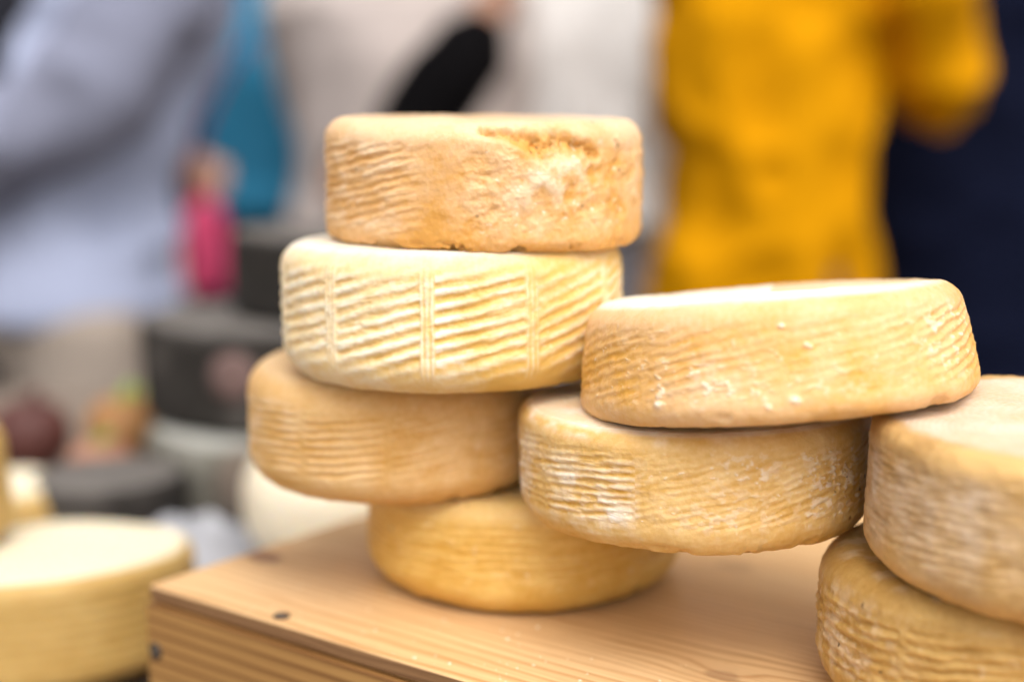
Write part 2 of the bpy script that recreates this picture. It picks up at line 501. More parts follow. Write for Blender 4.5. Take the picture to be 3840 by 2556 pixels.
# ------------------------------------------------------------------ cheese wheels
def wheel(name, x, y, z, R, H, tx, ty, rt, rb, mat, nth=640, ns=120, ntop=46, taper=0.0, belly=.0, feat=None, seed=1, lump=.0012, rough=.00035, front=True):
    """A pressed cheese as one dense mesh of revolution; feat(psi, zf, P, side, top) gives height and surface marks."""
    pc = -math.atan2(x, y)
    if front:
        a = np.linspace(-1, 1, nth, endpoint=False)
        psi = math.pi * (.62 * a + .38 * a ** 5 * 1.0)
    else:
        psi = np.linspace(-math.pi, math.pi, nth, endpoint=False)
    # profile: (radius, height, kind)
    pr = []
    for t in np.linspace(0.03, 1, ntop)[:-1] ** .8: pr.append(((R - rt) * t, H))
    for t in np.linspace(0, math.pi / 2, 14)[:-1]: pr.append((R - rt + rt * math.sin(t), H - rt + rt * math.cos(t)))
    for t in np.linspace(0, 1, ns)[:-1]: pr.append((R, H - rt + (rb - (H - rt)) * t))
    for t in np.linspace(0, math.pi / 2, 16): pr.append((R - rb + rb * math.cos(t), rb - rb * math.sin(t)))
    for t in (.85, .6, .3, .03): pr.append(((R - rb) * t, 0))
    pr = np.array(pr)
    zf0 = pr[:, 1] / H
    pr[:, 0] *= 1 - taper * (zf0 - .5) / R
    pr[:, 0] += belly * (1 - (2 * zf0 - 1) ** 2) * (pr[:, 0] / R)
    d = np.gradient(pr, axis=0)
    nr, nz = -d[:, 1], d[:, 0]
    l = np.hypot(nr, nz); nr, nz = nr / l, nz / l
    phi = psi + pc
    sx, sy = np.sin(phi)[:, None], -np.cos(phi)[:, None]
    r, zz = pr[:, 0][None], pr[:, 1][None]
    P = [sx * r, sy * r, zz + 0 * sx]
    S = [p + o for p, o in zip(P, (seed * 3.17, seed * 1.31, seed * 2.77))]
    side = sstep(.0, .012, H - zz - rt * .2) * sstep(.0, .014, zz - rb * .15) * (np.abs(nr)[None] > .2)
    side = side + 0 * sx
    top = sstep(.75, .98, nz)[None] * (zz > H * .5) + 0 * sx
    ps = psi[:, None] + 0 * r
    zf = zf0[None] + 0 * ps
    h = lump * fbm(S, 22, 2, seed) + lump * .8 * fbm(S, 9, 1, seed + 5) + rough * fbm(S, 160, 3, seed + 9, .6)
    tone = .5 + .35 * fbm(S, 35, 3, seed + 13)
    bloom = np.zeros_like(h); spot = np.zeros_like(h)
    if feat:
        dh, dt, db, dsp = feat(ps, zf, S, side, top, R, H)
        h = h + dh; tone = tone + dt; bloom = np.clip(bloom + db, 0, 1); spot = np.clip(spot + dsp, 0, 1)
    flat = np.where(zz < 1e-6, .0, 1.0)
    h = h * flat
    X = P[0] + sx * nr[None] * h; Y = P[1] + sy * nr[None] * h; Z = P[2] + nz[None] * h
    Z = np.maximum(Z, 0)
    npf = pr.shape[0]
    V = np.stack([X, Y, Z], -1).reshape(-1, 3)
    n_ = nth * npf
    V = np.vstack([V, [[0, 0, Z[:, 0].mean()], [0, 0, 0]]])
    i = np.arange(nth)[:, None]; j = np.arange(npf - 1)[None]
    k = (i + 1) % nth
    Q = np.stack([i * npf + j, i * npf + j + 1, k * npf + j + 1, k * npf + j], -1).reshape(-1, 4)
    ii = np.arange(nth); kk = (ii + 1) % nth
    T1 = np.stack([np.full(nth, n_), ii * npf, kk * npf], -1)
    T2 = np.stack([np.full(nth, n_ + 1), kk * npf + npf - 1, ii * npf + npf - 1], -1)
    me = bpy.data.meshes.new(name)
    loops = np.concatenate([Q.ravel(), T1.ravel(), T2.ravel()]).astype(np.int32)
    tot = np.concatenate([np.full(len(Q), 4), np.full(2 * nth, 3)]).astype(np.int32)
    start = np.concatenate([[0], np.cumsum(tot)[:-1]]).astype(np.int32)
    me.vertices.add(len(V)); me.vertices.foreach_set('co', V.astype(np.float32).ravel())
    me.loops.add(len(loops)); me.loops.foreach_set('vertex_index', loops)
    me.polygons.add(len(tot)); me.polygons.foreach_set('loop_start', start)
    me.polygons.foreach_set('use_smooth', np.ones(len(tot), bool))
    me.update(calc_edges=True); me.validate()
    for nm, a in (('tone', tone), ('bloom', bloom), ('spot', spot)):
        at_ = me.attributes.new(nm, 'FLOAT', 'POINT')
        at_.data.foreach_set('value', np.concatenate([a.ravel(), [a[:, 0].mean(), 0]]).astype(np.float32))
    me.materials.append(mat)
    o = bpy.data.objects.new(name, me)
    C.objects.link(o)
    n = Vector((tx, ty, 1)).normalized(); u = Vector((0, 1, 0)).cross(n).normalized(); v = n.cross(u)
    M = Matrix((u, v, n)).transposed().to_4x4()
    M.translation = Vector((x, y, z))
    o.matrix_world = M
    return o

def ridges(ps, zf, S, R, H, pitch, slope, nb, off, sd, wob=.35, jit=.08):
    """slanting basket ridges, restarted between vertical bands: (ridge 0..1, distance to nearest band in metres, band index)"""
    w = 2 * math.pi / nb
    kf = (ps - off) / w
    k = np.floor(kf).astype(int)
    uu = (ps - (off + (k + .5) * w)) * R
    db = (.5 - np.abs(kf - k - .5)) * w * R
    km = np.mod(k, nb)
    rs = np.random.RandomState(sd)
    ph = rs.rand(nb)[km]; sl = slope + jit * (rs.rand(nb)[km] * 2 - 1)
    t = (zf * H - sl * uu) / pitch + ph + wob * .42 * fbm(S, 80, 3, sd + 3, .6, (1, 1, 1.6)) + wob * .6 * fbm(S, 18, 1, sd + 8)
    rg = .5 + .5 * np.cos(2 * math.pi * t)
    return rg, db, km

def fibres(ps, zf, R, H, slope, seed, fu=70, fw=330, oct=3):
    """short irregular ridges running along the slant, -1..1"""
    u = ps * R; w = zf * H - slope * u
    P = (u * 1.0, w, 0 * u + seed * .37)
    k = vnoise(u * 45, w * 60, 0 * u, seed + 50) * .0022
    return fbm((u, w + k, 0 * u + seed), 1.0, oct, seed, .6, (fu, fw, 1.0))

def flecks(S, f, th, seed, st=(1, 1, 1.5)):
    n = fbm(S, f, 3, seed, .62, st)
    return sstep(th, th + .22, n)

def specks(S, seed, th=.80, f=420):
    n = vnoise(S[0] * f, S[1] * f, S[2] * f, seed)
    return sstep(th, th + .08, n) * (fbm(S, 40, 1, seed + 2) > .45)

def gauss(a, c, s): return np.exp(-((a - c) / s) ** 2)

def seg_dist(u, z, pts, R, H):
    d = np.full(u.shape, 9.)
    for (a, b), (c, e) in zip(pts[:-1], pts[1:]):
        ax, az_, bx, bz = a * R, b * H, c * R, e * H
        t = np.clip(((u - ax) * (bx - ax) + (z - az_) * (bz - az_)) / ((bx - ax) ** 2 + (bz - az_) ** 2), 0, 1)
        d = np.minimum(d, np.hypot(u - ax - t * (bx - ax), z - az_ - t * (bz - az_)))
    return d

def rim_rag(S, zf, H, seed):
    """ragged lower edge where the cloth pinched the curd"""
    low = np.exp(-((zf * H - .0015) / .003) ** 2)
    return low * (.0009 * fbm(S, 130, 3, seed, .6) - .0016 * sstep(.35, .6, fbm(S, 75, 2, seed + 3)))

def feat_pitted(ps, zf, S, side, top, R, H):          # top of the stack: smooth band, faint ridges at left, torn hollow at the rim
    rg, db, k = ridges(ps, zf, S, R, H, .0037, .20, 9, -.30, 3, .9)
    fb = fibres(ps, zf, R, H, .22, 3, 80, 300)
    left = sstep(-.30, -.48, ps) * side * (.5 + .6 * sstep(-.3, .3, fbm(S, 30, 2, 44)))
    band = gauss(ps, -.27, .09) * side
    right = sstep(-.25, -.02, ps) * side
    h = left * (.0005 * (rg - .5) + .0004 * fb) + .0003 * fb * side * (1 - band)
    lum = fbm(S, 150, 4, 71, .6)
    curd = fbm(S, 95, 2, 73) * 1.4
    h += right * (.0011 * lum + .0006 * curd * sstep(-.4, .2, fbm(S, 28, 1, 6)))
    ld = 1 - np.abs(fbm(S, 48, 3, 91, .55))
    h -= .0011 * sstep(.78, 1.0, ld) * right * sstep(.0, .5, fbm(S, 60, 2, 92))
    u = ps * R; zz = zf * H
    u2 = u + .0035 * fbm(S, 90, 3, 33, .6); z2 = zz + .0030 * fbm(S, 90, 3, 35, .6)
    dist = seg_dist(u2, z2, [(-.02, .945), (.10, .93), (.24, .87), (.36, .81), (.50, .84), (.66, .79), (.72, .74)], R, H)
    wd = .0016 + .0042 * gauss(ps, .42, .20)
    cav = np.exp(-(dist / wd) ** 2)
    h -= cav * (.0032 + .0028 * fbm(S, 240, 3, 17, .6))
    d2 = seg_dist(u2, z2, [(.95, .70), (.75, .60), (.60, .56), (.47, .42)], R, H) / .0028
    fold = np.exp(-d2 ** 2) * sstep(-.5, .2, fbm(S, 60, 2, 95))
    h -= .0013 * fold
    swell = gauss(ps, .42, .26) * gauss(zf, .60, .17)
    h += .0016 * swell
    tone = (.22 * fb + .14 * (rg - .5)) * left + .30 * lum * right + .18 * fb * side - .78 * cav - .25 * fold + .1 * top
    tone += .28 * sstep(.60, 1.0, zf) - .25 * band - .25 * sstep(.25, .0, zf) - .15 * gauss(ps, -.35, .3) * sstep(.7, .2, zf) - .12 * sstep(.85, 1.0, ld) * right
    bloom = .55 * swell * sstep(-.25, .35, lum) + .7 * flecks(S, 260, .42, 51) * right + .10 * sstep(.8, 1, zf) + .30 * gauss(ps, -.85, .25) * sstep(-.1, .4, fb) * side
    bloom += .25 * gauss(ps, .35, .3) * gauss(zf, .4, .12) * sstep(-.1, .3, lum)
    pit = flecks(S, 130, .34, 77, (1, 1, 1)) * sstep(.13, .02, zf)
    h -= .0016 * pit
    spot = specks(S, 61) * .8 + .5 * pit + .28 * cav * sstep(.1, .5, fbm(S, 260, 2, 19))
    for a, b in ((.315, .80), (-.03, .30), (.62, .36), (.27, .77), (-.86, .62)):
        spot = spot + .85 * gauss(ps * R, a * R + .001 * fbm(S, 400, 1, 5), .0006) * gauss(zf * H, b * H, .0006)
    h += rim_rag(S, zf, H, 1)
    return h, tone, bloom, spot

def feat_ribbed(ps, zf, S, side, top, R, H):          # strongly ribbed pale wheel with vertical bands
    rg, db, k = ridges(ps, zf, S, R, H, .0056, .24, 11, -.135, 4, .35, .06)
    fb = fibres(ps, zf, R, H, .24, 6, 90, 420)
    ridge = np.clip(rg + .16 * fb, 0, 1.2) ** .8
    wv = .0006 * fbm(S, 90, 2, 61)
    inb = sstep(.0033, .0022, db + wv)
    near = sstep(.0020, .0037, db + wv) * side
    str_ = np.array([1.0, .45, .55, .8, .8, .8, .8, .8, .8, .9, .95])[k]
    patchy = sstep(-.55, .25, fbm(S, 38, 3, 5, .6))
    h = .0016 * (ridge - .45) * near * str_ * (.45 + .6 * patchy) + .0003 * fb * side
    gro = np.clip(.45 + .4 * np.cos(2 * math.pi * (db + .0006 * fbm(S, 110, 2, 64)) / .0022) + .6 * fbm(S, 150, 3, 63), 0, 1)
    h += inb * side * (.0002 + .0006 * gro)
    h += .0005 * fbm(S, 190, 3, 8, .6) * side
    wl_ = sstep(-.35, .40, fbm(S, 80, 4, 12, .65))
    cr = sstep(.42, .95, rg + .25 * fb)
    seg = np.array([.75, .35, .5, .6, .6, .6, .6, .6, .6, .75, .9])[k]
    bloom = near * .95 * cr * (.25 + .75 * wl_) * seg
    bloom += inb * side * .75 * gro * (.25 + .75 * wl_)
    uu = (ps + .135) * R
    edge = sstep(.016, .0045, uu + .004 * fbm(S, 70, 2, 14)) * (uu > .0034) * sstep(.35, .75, rg) * side
    bloom += .95 * edge * sstep(.12, .3, zf)
    bloom += .55 * top + .40 * sstep(.86, 1.0, zf) * (.3 + .7 * wl_) + .38 * sstep(.26, .05, zf) * wl_ * sstep(.3, -.2, ps)
    bloom += .30 * sstep(-.70, -1.3, ps) * (.4 + .6 * wl_) + .3 * flecks(S, 260, .3, 19) * side
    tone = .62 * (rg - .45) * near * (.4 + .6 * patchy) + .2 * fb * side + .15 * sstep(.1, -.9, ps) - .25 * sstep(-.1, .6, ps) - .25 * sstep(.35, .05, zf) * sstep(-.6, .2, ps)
    spot = .9 * gauss(ps * R, .955 * R, .0009) * gauss(zf * H, .56 * H, .0009)
    h += rim_rag(S, zf, H, 2) * .6
    return h, tone, bloom, spot

def feat_tan(ps, zf, S, side, top, R, H):             # tan wheel, fine faint ridges
    rg, db, k = ridges(ps, zf, S, R, H, .0037, .10, 11, -.66, 6, .6, .04)
    fb = fibres(ps, zf, R, H, .12, 9, 60, 320)
    inb = sstep(.0034, .0016, db)
    st = ((.55 + .5 * fbm(S, 25, 2, 4)) * sstep(.25, -.3, ps) + .2) * sstep(.0002, .0035, db)
    h = side * (.0007 * (rg - .5) * st + .0003 * fb * (.4 + .6 * st) - .0002 * inb)
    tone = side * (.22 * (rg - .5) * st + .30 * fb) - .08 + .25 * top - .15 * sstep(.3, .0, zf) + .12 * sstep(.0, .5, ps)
    bloom = .40 * side * sstep(.3, .9, rg * .6 + .5 * fb + .2) * sstep(-.15, -.9, ps) * sstep(-.3, .3, fbm(S, 50, 3, 31)) + .25 * sstep(.9, 1, zf) * sstep(-.5, -1.2, ps)
    bloom += .35 * flecks(S, 230, .38, 23) * side * sstep(-.2, .4, fbm(S, 30, 2, 24))
    return h + rim_rag(S, zf, H, 3), tone, bloom, specks(S, 63, .88)

def feat_golden(ps, zf, S, side, top, R, H):          # lowest golden wheel
    rg, db, k = ridges(ps, zf, S, R, H, .0037, .06, 10, .1, 8, .9, .05)
    fb = fibres(ps, zf, R, H, .08, 12, 60, 300)
    st = (.6 + .5 * fbm(S, 25, 2, 4)) * sstep(.0002, .003, db)
    h = side * (.0007 * (rg - .5) * st + .0004 * fb)
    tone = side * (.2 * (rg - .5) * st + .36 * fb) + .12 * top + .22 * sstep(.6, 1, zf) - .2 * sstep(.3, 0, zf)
    bloom = .45 * flecks(S, 210, .3, 29) * side * sstep(-.2, .5, fbm(S, 30, 2, 26)) + .25 * top * sstep(-.1, .5, fbm(S, 60, 2, 33)) + .2 * gauss(zf, .93, .1)
    spot = specks(S, 64, .86) + .95 * gauss(ps * R, .80 * R + .001 * fbm(S, 200, 1, 5), .003) * gauss(zf * H, .006, .0016)
    return h + rim_rag(S, zf, H, 4) * .6, tone, bloom, spot

def feat_floury(ps, zf, S, side, top, R, H):          # white floury patch at its left, flakes over the rest
    rg, db, k = ridges(ps, zf, S, R, H, .0030, .07, 10, -.93, 10, .8, .04)
    fl_ = fibres(ps, zf, R, H, .06, 15, 75, 420)
    fr_ = fibres(ps, zf, R, H, .24, 18, 75, 360)
    wgt = sstep(-.45, -.10, ps)
    rgb_, _, _ = ridges(ps, zf, S, R, H, .0032, .24, 10, -.93, 13, .8, .04)
    rg = rg * (1 - wgt) + rgb_ * wgt
    fb = fl_ * (1 - wgt) + fr_ * wgt
    st = (.55 + .45 * fbm(S, 25, 2, 4)) * sstep(.0002, .003, db)
    h = side * (.0006 * (rg - .5) * st * (1 - .3 * wgt) + .0004 * fb)
    h += side * .0004 * fbm(S, 260, 3, 6, .6)
    n = fbm(S, 75, 4, 21, .6)
    pl = sstep(-1.02, -.84, ps + .10 * n) * sstep(-.24, -.36, ps + .14 * n) * sstep(-.02, .12, zf + .10 * n) * sstep(.90, .60, zf + .16 * n)
    patch = .85 * pl * np.clip(.40 * sstep(-.35, .35, fb) + .10 + .40 * rg + .9 * n, 0, 1) * (1 - .5 * gauss(ps, -.86, .05))
    thin = sstep(-.72, -1.2, ps) * side * .55 * sstep(-.25, .35, .7 * fbm(S, 60, 3, 24) + .7 * fb)
    fl = flecks(S, 270, .20, 27, (1, 1, 1.4)) * sstep(-.15, .45, fbm(S, 36, 3, 37)) + .8 * flecks(S, 360, .42, 28)
    cl = gauss(ps, .80, .22) * gauss(zf, .55, .28) + .5 * gauss(ps, .15, .3) * gauss(zf, .35, .3)
    fl = fl + flecks(S, 240, .02, 57, (1, 1, 1.5)) * cl
    fl = np.clip(fl, 0, 1) * side * (1 - .6 * pl)
    bloom = 1.0 * patch * side + .8 * thin + .62 * fl
    rr = np.hypot(S[0] - 5 * 3.17, S[1] - 5 * 1.31)
    ringp = .5 + .5 * np.cos(2 * math.pi * rr / .0021 + 1.5 * fbm(S, 40, 2, 71))
    bloom += top * (.45 + .25 * ringp + .35 * fbm(S, 80, 3, 3))
    h += .00020 * (ringp - .5) * top + .00035 * fl + .00035 * patch
    rim = gauss(zf, .97, .05) * (1 - top)
    bloom += .65 * rim * sstep(-.1, .3, fbm(S, 90, 3, 66)) * sstep(.6, -.4, ps)
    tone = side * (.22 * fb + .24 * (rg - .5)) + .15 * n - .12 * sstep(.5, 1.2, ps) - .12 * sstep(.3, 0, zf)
    chip = gauss(ps, .34, .10) * gauss(zf, .02, .12) + .8 * gauss(ps, -.10, .06) * gauss(zf, .0, .09)
    h -= .0030 * chip * sstep(-.3, .3, fbm(S, 150, 2, 88))
    spot = specks(S, 65, .84) + .3 * chip * (fbm(S, 250, 2, 9) > .1)
    return h + rim_rag(S, zf, H, 5), tone, bloom, spot

def feat_leaning(ps, zf, S, side, top, R, H):         # leaning orange wheel with white top
    rg, db, k = ridges(ps, zf, S, R, H, .0037, .19, 9, .05, 12, .8, .04)
    fb = fibres(ps, zf, R, H, .20, 21, 34, 260)
    st = (.5 + .5 * fbm(S, 22, 2, 4)) * sstep(.0002, .004, db)
    h = side * (.0008 * (rg - .5) * st * (.6 + .9 * sstep(.5, .9, ps)) + .0003 * fb + .0002 * fbm(S, 230, 3, 7, .6))
    n = fbm(S, 75, 4, 21, .6)
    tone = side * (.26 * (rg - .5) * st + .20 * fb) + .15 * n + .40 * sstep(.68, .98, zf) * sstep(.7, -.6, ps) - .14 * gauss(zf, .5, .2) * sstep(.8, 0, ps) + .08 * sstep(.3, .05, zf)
    cl = gauss(ps, 1.02, .22) * gauss(zf, .55, .3) + .8 * gauss(ps, -.45, .28) * gauss(zf, .36, .22) + .5 * gauss(ps, .0, .5) * gauss(zf, .2, .15) + .15
    fl = np.clip(flecks(S, 260, .22, 27, (1, 1, 1.6)) * cl * 1.2 + .8 * flecks(S, 330, .46, 77), 0, 1) * side
    mid = .30 * gauss(ps, -.30, .22) * gauss(zf, .42, .2) * sstep(-.2, .4, fbm(S, 150, 3, 25))
    rr = np.hypot(S[0] - 6 * 3.17, S[1] - 6 * 1.31)
    ringp = .5 + .5 * np.cos(2 * math.pi * rr / .0024)
    bloom = .55 * fl + mid + top * (.55 + .12 * ringp + .2 * fbm(S, 60, 3, 9)) * sstep(1.5, .6, ps) + .30 * top
    bloom += .45 * sstep(.93, 1.0, zf) * sstep(.9, -.2, ps) * (.6 + n)
    h += .0004 * fl + .00012 * ringp * top
    for a, b, w in ((.06, .78, .0011), (.17, .62, .0009), (.19, .60, .0007), (-.55, .20, .0016), (.10, .2, .0016), (-.2, .36, .0007), (-.02, .16, .001)):   # crumbs stuck to the side
        c = gauss(ps * R, a * R + .0006 * fbm(S, 300, 1, 5), w) * gauss(zf * H, b * H, w * .8)
        h += .0011 * c; bloom = bloom + .9 * c
    spot = specks(S, 66, .88)
    return h + rim_rag(S, zf, H, 6) * .8, tone, bloom, spot

def feat_dusty(ps, zf, S, side, top, R, H):           # near right: pinkish grey bloom, orange rim, white woven top
    rg, db, k = ridges(ps, zf, S, R, H, .0029, .02, 9, -.2, 14, 1.3, .03)
    fb = fibres(ps, zf, R, H, .02, 24, 110, 480)
    st = (.6 + .4 * fbm(S, 22, 2, 4)) * sstep(.0002, .003, db)
    h = side * (.0004 * (rg - .5) * st + .0003 * fb + .0004 * fbm(S, 300, 3, 6, .6))
    n = fbm(S, 60, 4, 21, .6)
    vb = fbm((ps * R, 0 * ps, zf * H), 1.0, 2, 26, .5, (130, 1, 25))
    rr = np.hypot(S[0] - 7 * 3.17, S[1] - 7 * 1.31)
    ringp = .5 + .5 * np.cos(2 * math.pi * rr / .0024 + 1.5 * np.sin(ps * 70) + 1.5 * fbm(S, 50, 2, 72))
    bl = .75 * side * sstep(.98, .80, zf + .07 * n) * np.clip(.38 + .35 * vb + .55 * n + .35 * fb, 0, 1) * (.22 + .78 * sstep(.10, -.40, ps)) * (.45 + .55 * sstep(.0, .6, zf))
    bloom = np.clip(bl, 0, 1) + top * np.clip(.55 + .28 * ringp + .35 * fbm(S, 70, 3, 3), 0, 1) * sstep(1.0, .88, rr / (R - .006) + .09 * n)
    rim = sstep(.80, .90, zf + .06 * n) * (1 - sstep(.985, 1.0, zf) * sstep(.96, .86, rr / R + .06 * n))
    tone = .35 * fb * side + .60 * rim * sstep(-.80, -.45, ps) + .2 * n
    h += .00024 * (ringp - .5) * top + .0010 * rim * fbm(S, 110, 3, 44)
    spot = specks(S, 67, .84) * .8 + .22 * sstep(-.8, -1.25, ps) * side * np.clip(.5 + n, 0, 1) + .18 * side * sstep(.1, .5, -fb) * sstep(.2, -.6, ps)
    return h + rim_rag(S, zf, H, 7), tone, bloom, spot

def feat_olive(ps, zf, S, side, top, R, H):           # near right, lowest: brownish gold, coarse ridges
    rg, db, k = ridges(ps, zf, S, R, H, .0042, .03, 9, -.5, 16, .9, .04)
    fb = fibres(ps, zf, R, H, .04, 27, 80, 320)
    st = (.7 + .5 * fbm(S, 22, 2, 4)) * sstep(.0002, .003, db)
    h = side * (.0011 * (rg - .5) * st + .0005 * fb + .0005 * fbm(S, 190, 3, 6, .6))
    n = fbm(S, 60, 4, 21, .6)
    tone = side * (.22 * (rg - .5) * st + .36 * fb) + .2 * n
    bloom = .50 * side * sstep(-.30, -.85, ps) * sstep(-.15, .4, fbm(S, 150, 4, 5, .6)) + .35 * flecks(S, 230, .2, 27) * side * sstep(-.2, .4, n) + .40 * top * sstep(-.1, .4, fbm(S, 140, 3, 15))
    spot = specks(S, 68, .86) + .35 * top * sstep(.1, .5, n) + .12 * side * sstep(.15, .5, -fb)
    return h + rim_rag(S, zf, H, 8), tone, bloom, spot

GRP = 'golden cheese wheels stacked on the wooden box'
m1 = cheese_mat('pitted rind', (.68, .335, .075), (.85, .56, .315), (.88, .76, .58), .45)
m2 = cheese_mat('ribbed rind', (.76, .47, .12), (.86, .655, .385), (.90, .82, .66), .5)
m3 = cheese_mat('tan rind', (.62, .325, .08), (.79, .52, .25), (.84, .66, .47), .45)
m4 = cheese_mat('golden rind', (.62, .31, .035), (.82, .53, .16), (.86, .70, .44), .45)
m5 = cheese_mat('floury rind', (.63, .33, .055), (.80, .54, .235), (.88, .77, .65), .45)
m6 = cheese_mat('orange rind', (.72, .365, .065), (.85, .555, .30), (.92, .83, .68), .42)
m7 = cheese_mat('dusty rind', (.44, .25, .085), (.68, .42, .16), (.74, .60, .48), .6)
m8 = cheese_mat('brown gold rind', (.42, .225, .05), (.62, .39, .13), (.72, .55, .38), .55)

def cw(lbl, *a, **k):
    o = wheel('cheese_wheel', *a, **k)
    tag(o, lbl, 'cheese', GRP)
    return o
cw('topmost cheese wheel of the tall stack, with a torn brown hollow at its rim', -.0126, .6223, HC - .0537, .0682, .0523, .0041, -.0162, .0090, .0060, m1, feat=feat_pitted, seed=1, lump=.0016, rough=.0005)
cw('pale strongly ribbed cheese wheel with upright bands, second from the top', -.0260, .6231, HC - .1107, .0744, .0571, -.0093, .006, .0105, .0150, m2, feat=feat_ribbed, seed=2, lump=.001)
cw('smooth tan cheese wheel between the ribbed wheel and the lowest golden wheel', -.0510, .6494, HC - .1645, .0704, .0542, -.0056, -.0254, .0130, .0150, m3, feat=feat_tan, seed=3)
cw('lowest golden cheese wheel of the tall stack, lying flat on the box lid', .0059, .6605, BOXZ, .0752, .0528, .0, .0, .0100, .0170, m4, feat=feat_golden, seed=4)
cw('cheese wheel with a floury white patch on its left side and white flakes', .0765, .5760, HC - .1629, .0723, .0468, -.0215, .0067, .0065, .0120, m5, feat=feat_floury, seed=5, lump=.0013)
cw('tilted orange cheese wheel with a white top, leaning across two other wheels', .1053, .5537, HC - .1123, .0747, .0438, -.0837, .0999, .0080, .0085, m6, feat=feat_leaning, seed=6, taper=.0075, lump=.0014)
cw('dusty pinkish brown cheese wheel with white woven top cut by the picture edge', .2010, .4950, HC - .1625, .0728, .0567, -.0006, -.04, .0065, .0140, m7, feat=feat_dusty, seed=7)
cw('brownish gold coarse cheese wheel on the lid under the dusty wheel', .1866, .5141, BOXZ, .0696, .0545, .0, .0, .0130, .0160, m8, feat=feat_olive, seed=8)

# ------------------------------------------------------------------ cheeses behind, on the table
def feat_plain(ps, zf, S, side, top, R, H):
    rg = .5 + .5 * np.cos(2 * math.pi * zf * H / .006)
    return side * .0006 * (rg - .5), .2 * top + .22 * (rg - .5) * side, .95 * top, 0 * ps
def feat_mould(ps, zf, S, side, top, R, H):
    n = fbm(S, 14, 3, 5); n2 = fbm(S, 60, 3, 8)
    return .001 * n2, .2 * n, np.clip(.75 * top + sstep(.1, .5, n) * .3, 0, 1), side * sstep(.0, .45, n2) * .5
pm = cheese_mat('pale young rind', (.44, .26, .065), (.56, .37, .13), (.84, .74, .54), .5)
wm_ = cheese_mat('cream white rind', (.82, .70, .50), (.88, .79, .62), (.90, .84, .72), .45)
km = cheese_mat('charcoal mouldy rind', (.012, .010, .008), (.028, .023, .019), (.17, .15, .135), .8, .05, (.02, .016, .014))
gm = cheese_mat('grey mouldy rind', (.075, .066, .050), (.17, .155, .12), (.40, .39, .35), .8, .05, (.05, .04, .035))
def bw(name, lbl, cat, grp, *a, **k):
    o = wheel(name, *a, nth=180, ns=40, ntop=22, **k)
    return tag(o, lbl, cat, grp)
PG = 'pale young cheeses beside the box'
bw('pale_cheese', 'pale yellow cheese wheel on the table just beside the box corner', 'cheese', PG, -.268, .786, TABZ + .0062, .085, .062, -.03, .07, .010, .012, pm, feat=feat_plain, seed=11)
bw('pale_cheese', 'small pale cheese with a rounded top half hidden behind the pale yellow one', 'cheese', PG, -.378, 1.028, TABZ, .056, .046, 0, 0, .022, .014, pm, feat=feat_plain, seed=12)
bw('pale_cheese', 'yellow cheese wheel lying on top of the pale ones, mostly out of the picture', 'cheese', PG, -.372, .800, TABZ + .066, .078, .066, -.05, 0, .012, .012, pm, feat=feat_plain, seed=13)
bw('pale_cheese', 'yellow cheese wheel carrying the one at the picture edge', 'cheese', PG, -.452, .795, TABZ, .078, .060, 0, 0, .012, .012, pm, feat=feat_plain, seed=14)
bw('round_cheese', 'rounded cream white cheese on grey paper behind the box', 'cheese', None, -.122, .985, TABZ + .004, .070, .084, 0, 0, .038, .034, wm_, feat=None, seed=15)
DG = 'dark rinded cheeses piled up at the back'
def dark(lbl, *a, **k): return bw('dark_cheese', lbl, 'cheese', DG, *a, **k)
c_low = dark('grey mouldy cheese wheel with pale top, lowest of the dark pile', -.175, 1.16, TABZ, .128, .068, 0, 0, .020, .02, gm, feat=feat_mould, seed=21)
c_mid = dark('charcoal cheese wheel with a pinkish round label, middle of the dark pile', -.192, 1.195, TABZ + .068, .120, .080, 0, 0, .008, .010, km, feat=feat_mould, seed=22)
c_top = dark('small charcoal cheese wheel on top of the dark pile', -.140, 1.21, TABZ + .148, .098, .070, 0, 0, .008, .010, km, feat=feat_mould, seed=23)
dark('little slate grey cheese wheel lying left of the dark pile', -.305, 1.045, TABZ, .058, .048, 0, 0, .010, .010, km, feat=feat_mould, seed=24)
# pinkish label on the middle dark cheese
def wheel_label(par, psi, z, r, R, mat):
    n = 26; pc = -math.atan2(par.location.x, par.location.y)
    rings = []
    for off, rr in ((-.001, r), (.0022, r), (.0024, r * .5)):
        ring = []
        for j in range(n):
            a = 2 * math.pi * j / n
            ph = psi + pc + rr * math.cos(a) / R
            ring.append(((R + off) * math.sin(ph), -(R + off) * math.cos(ph), z + rr * math.sin(a)))
        rings.append(ring)
    m = MB(); m.rings(rings)
    return m.build('paper_label', mat, par)
wheel_label(c_mid, -.35, .047, .019, .120, plain('faded pink paper', (.15, .09, .08), .8, .2, 60))
wheel_label(c_low, -.30, .040, .030, .128, plain('brownish rind print', (.17, .13, .10), .8, .3, 60))

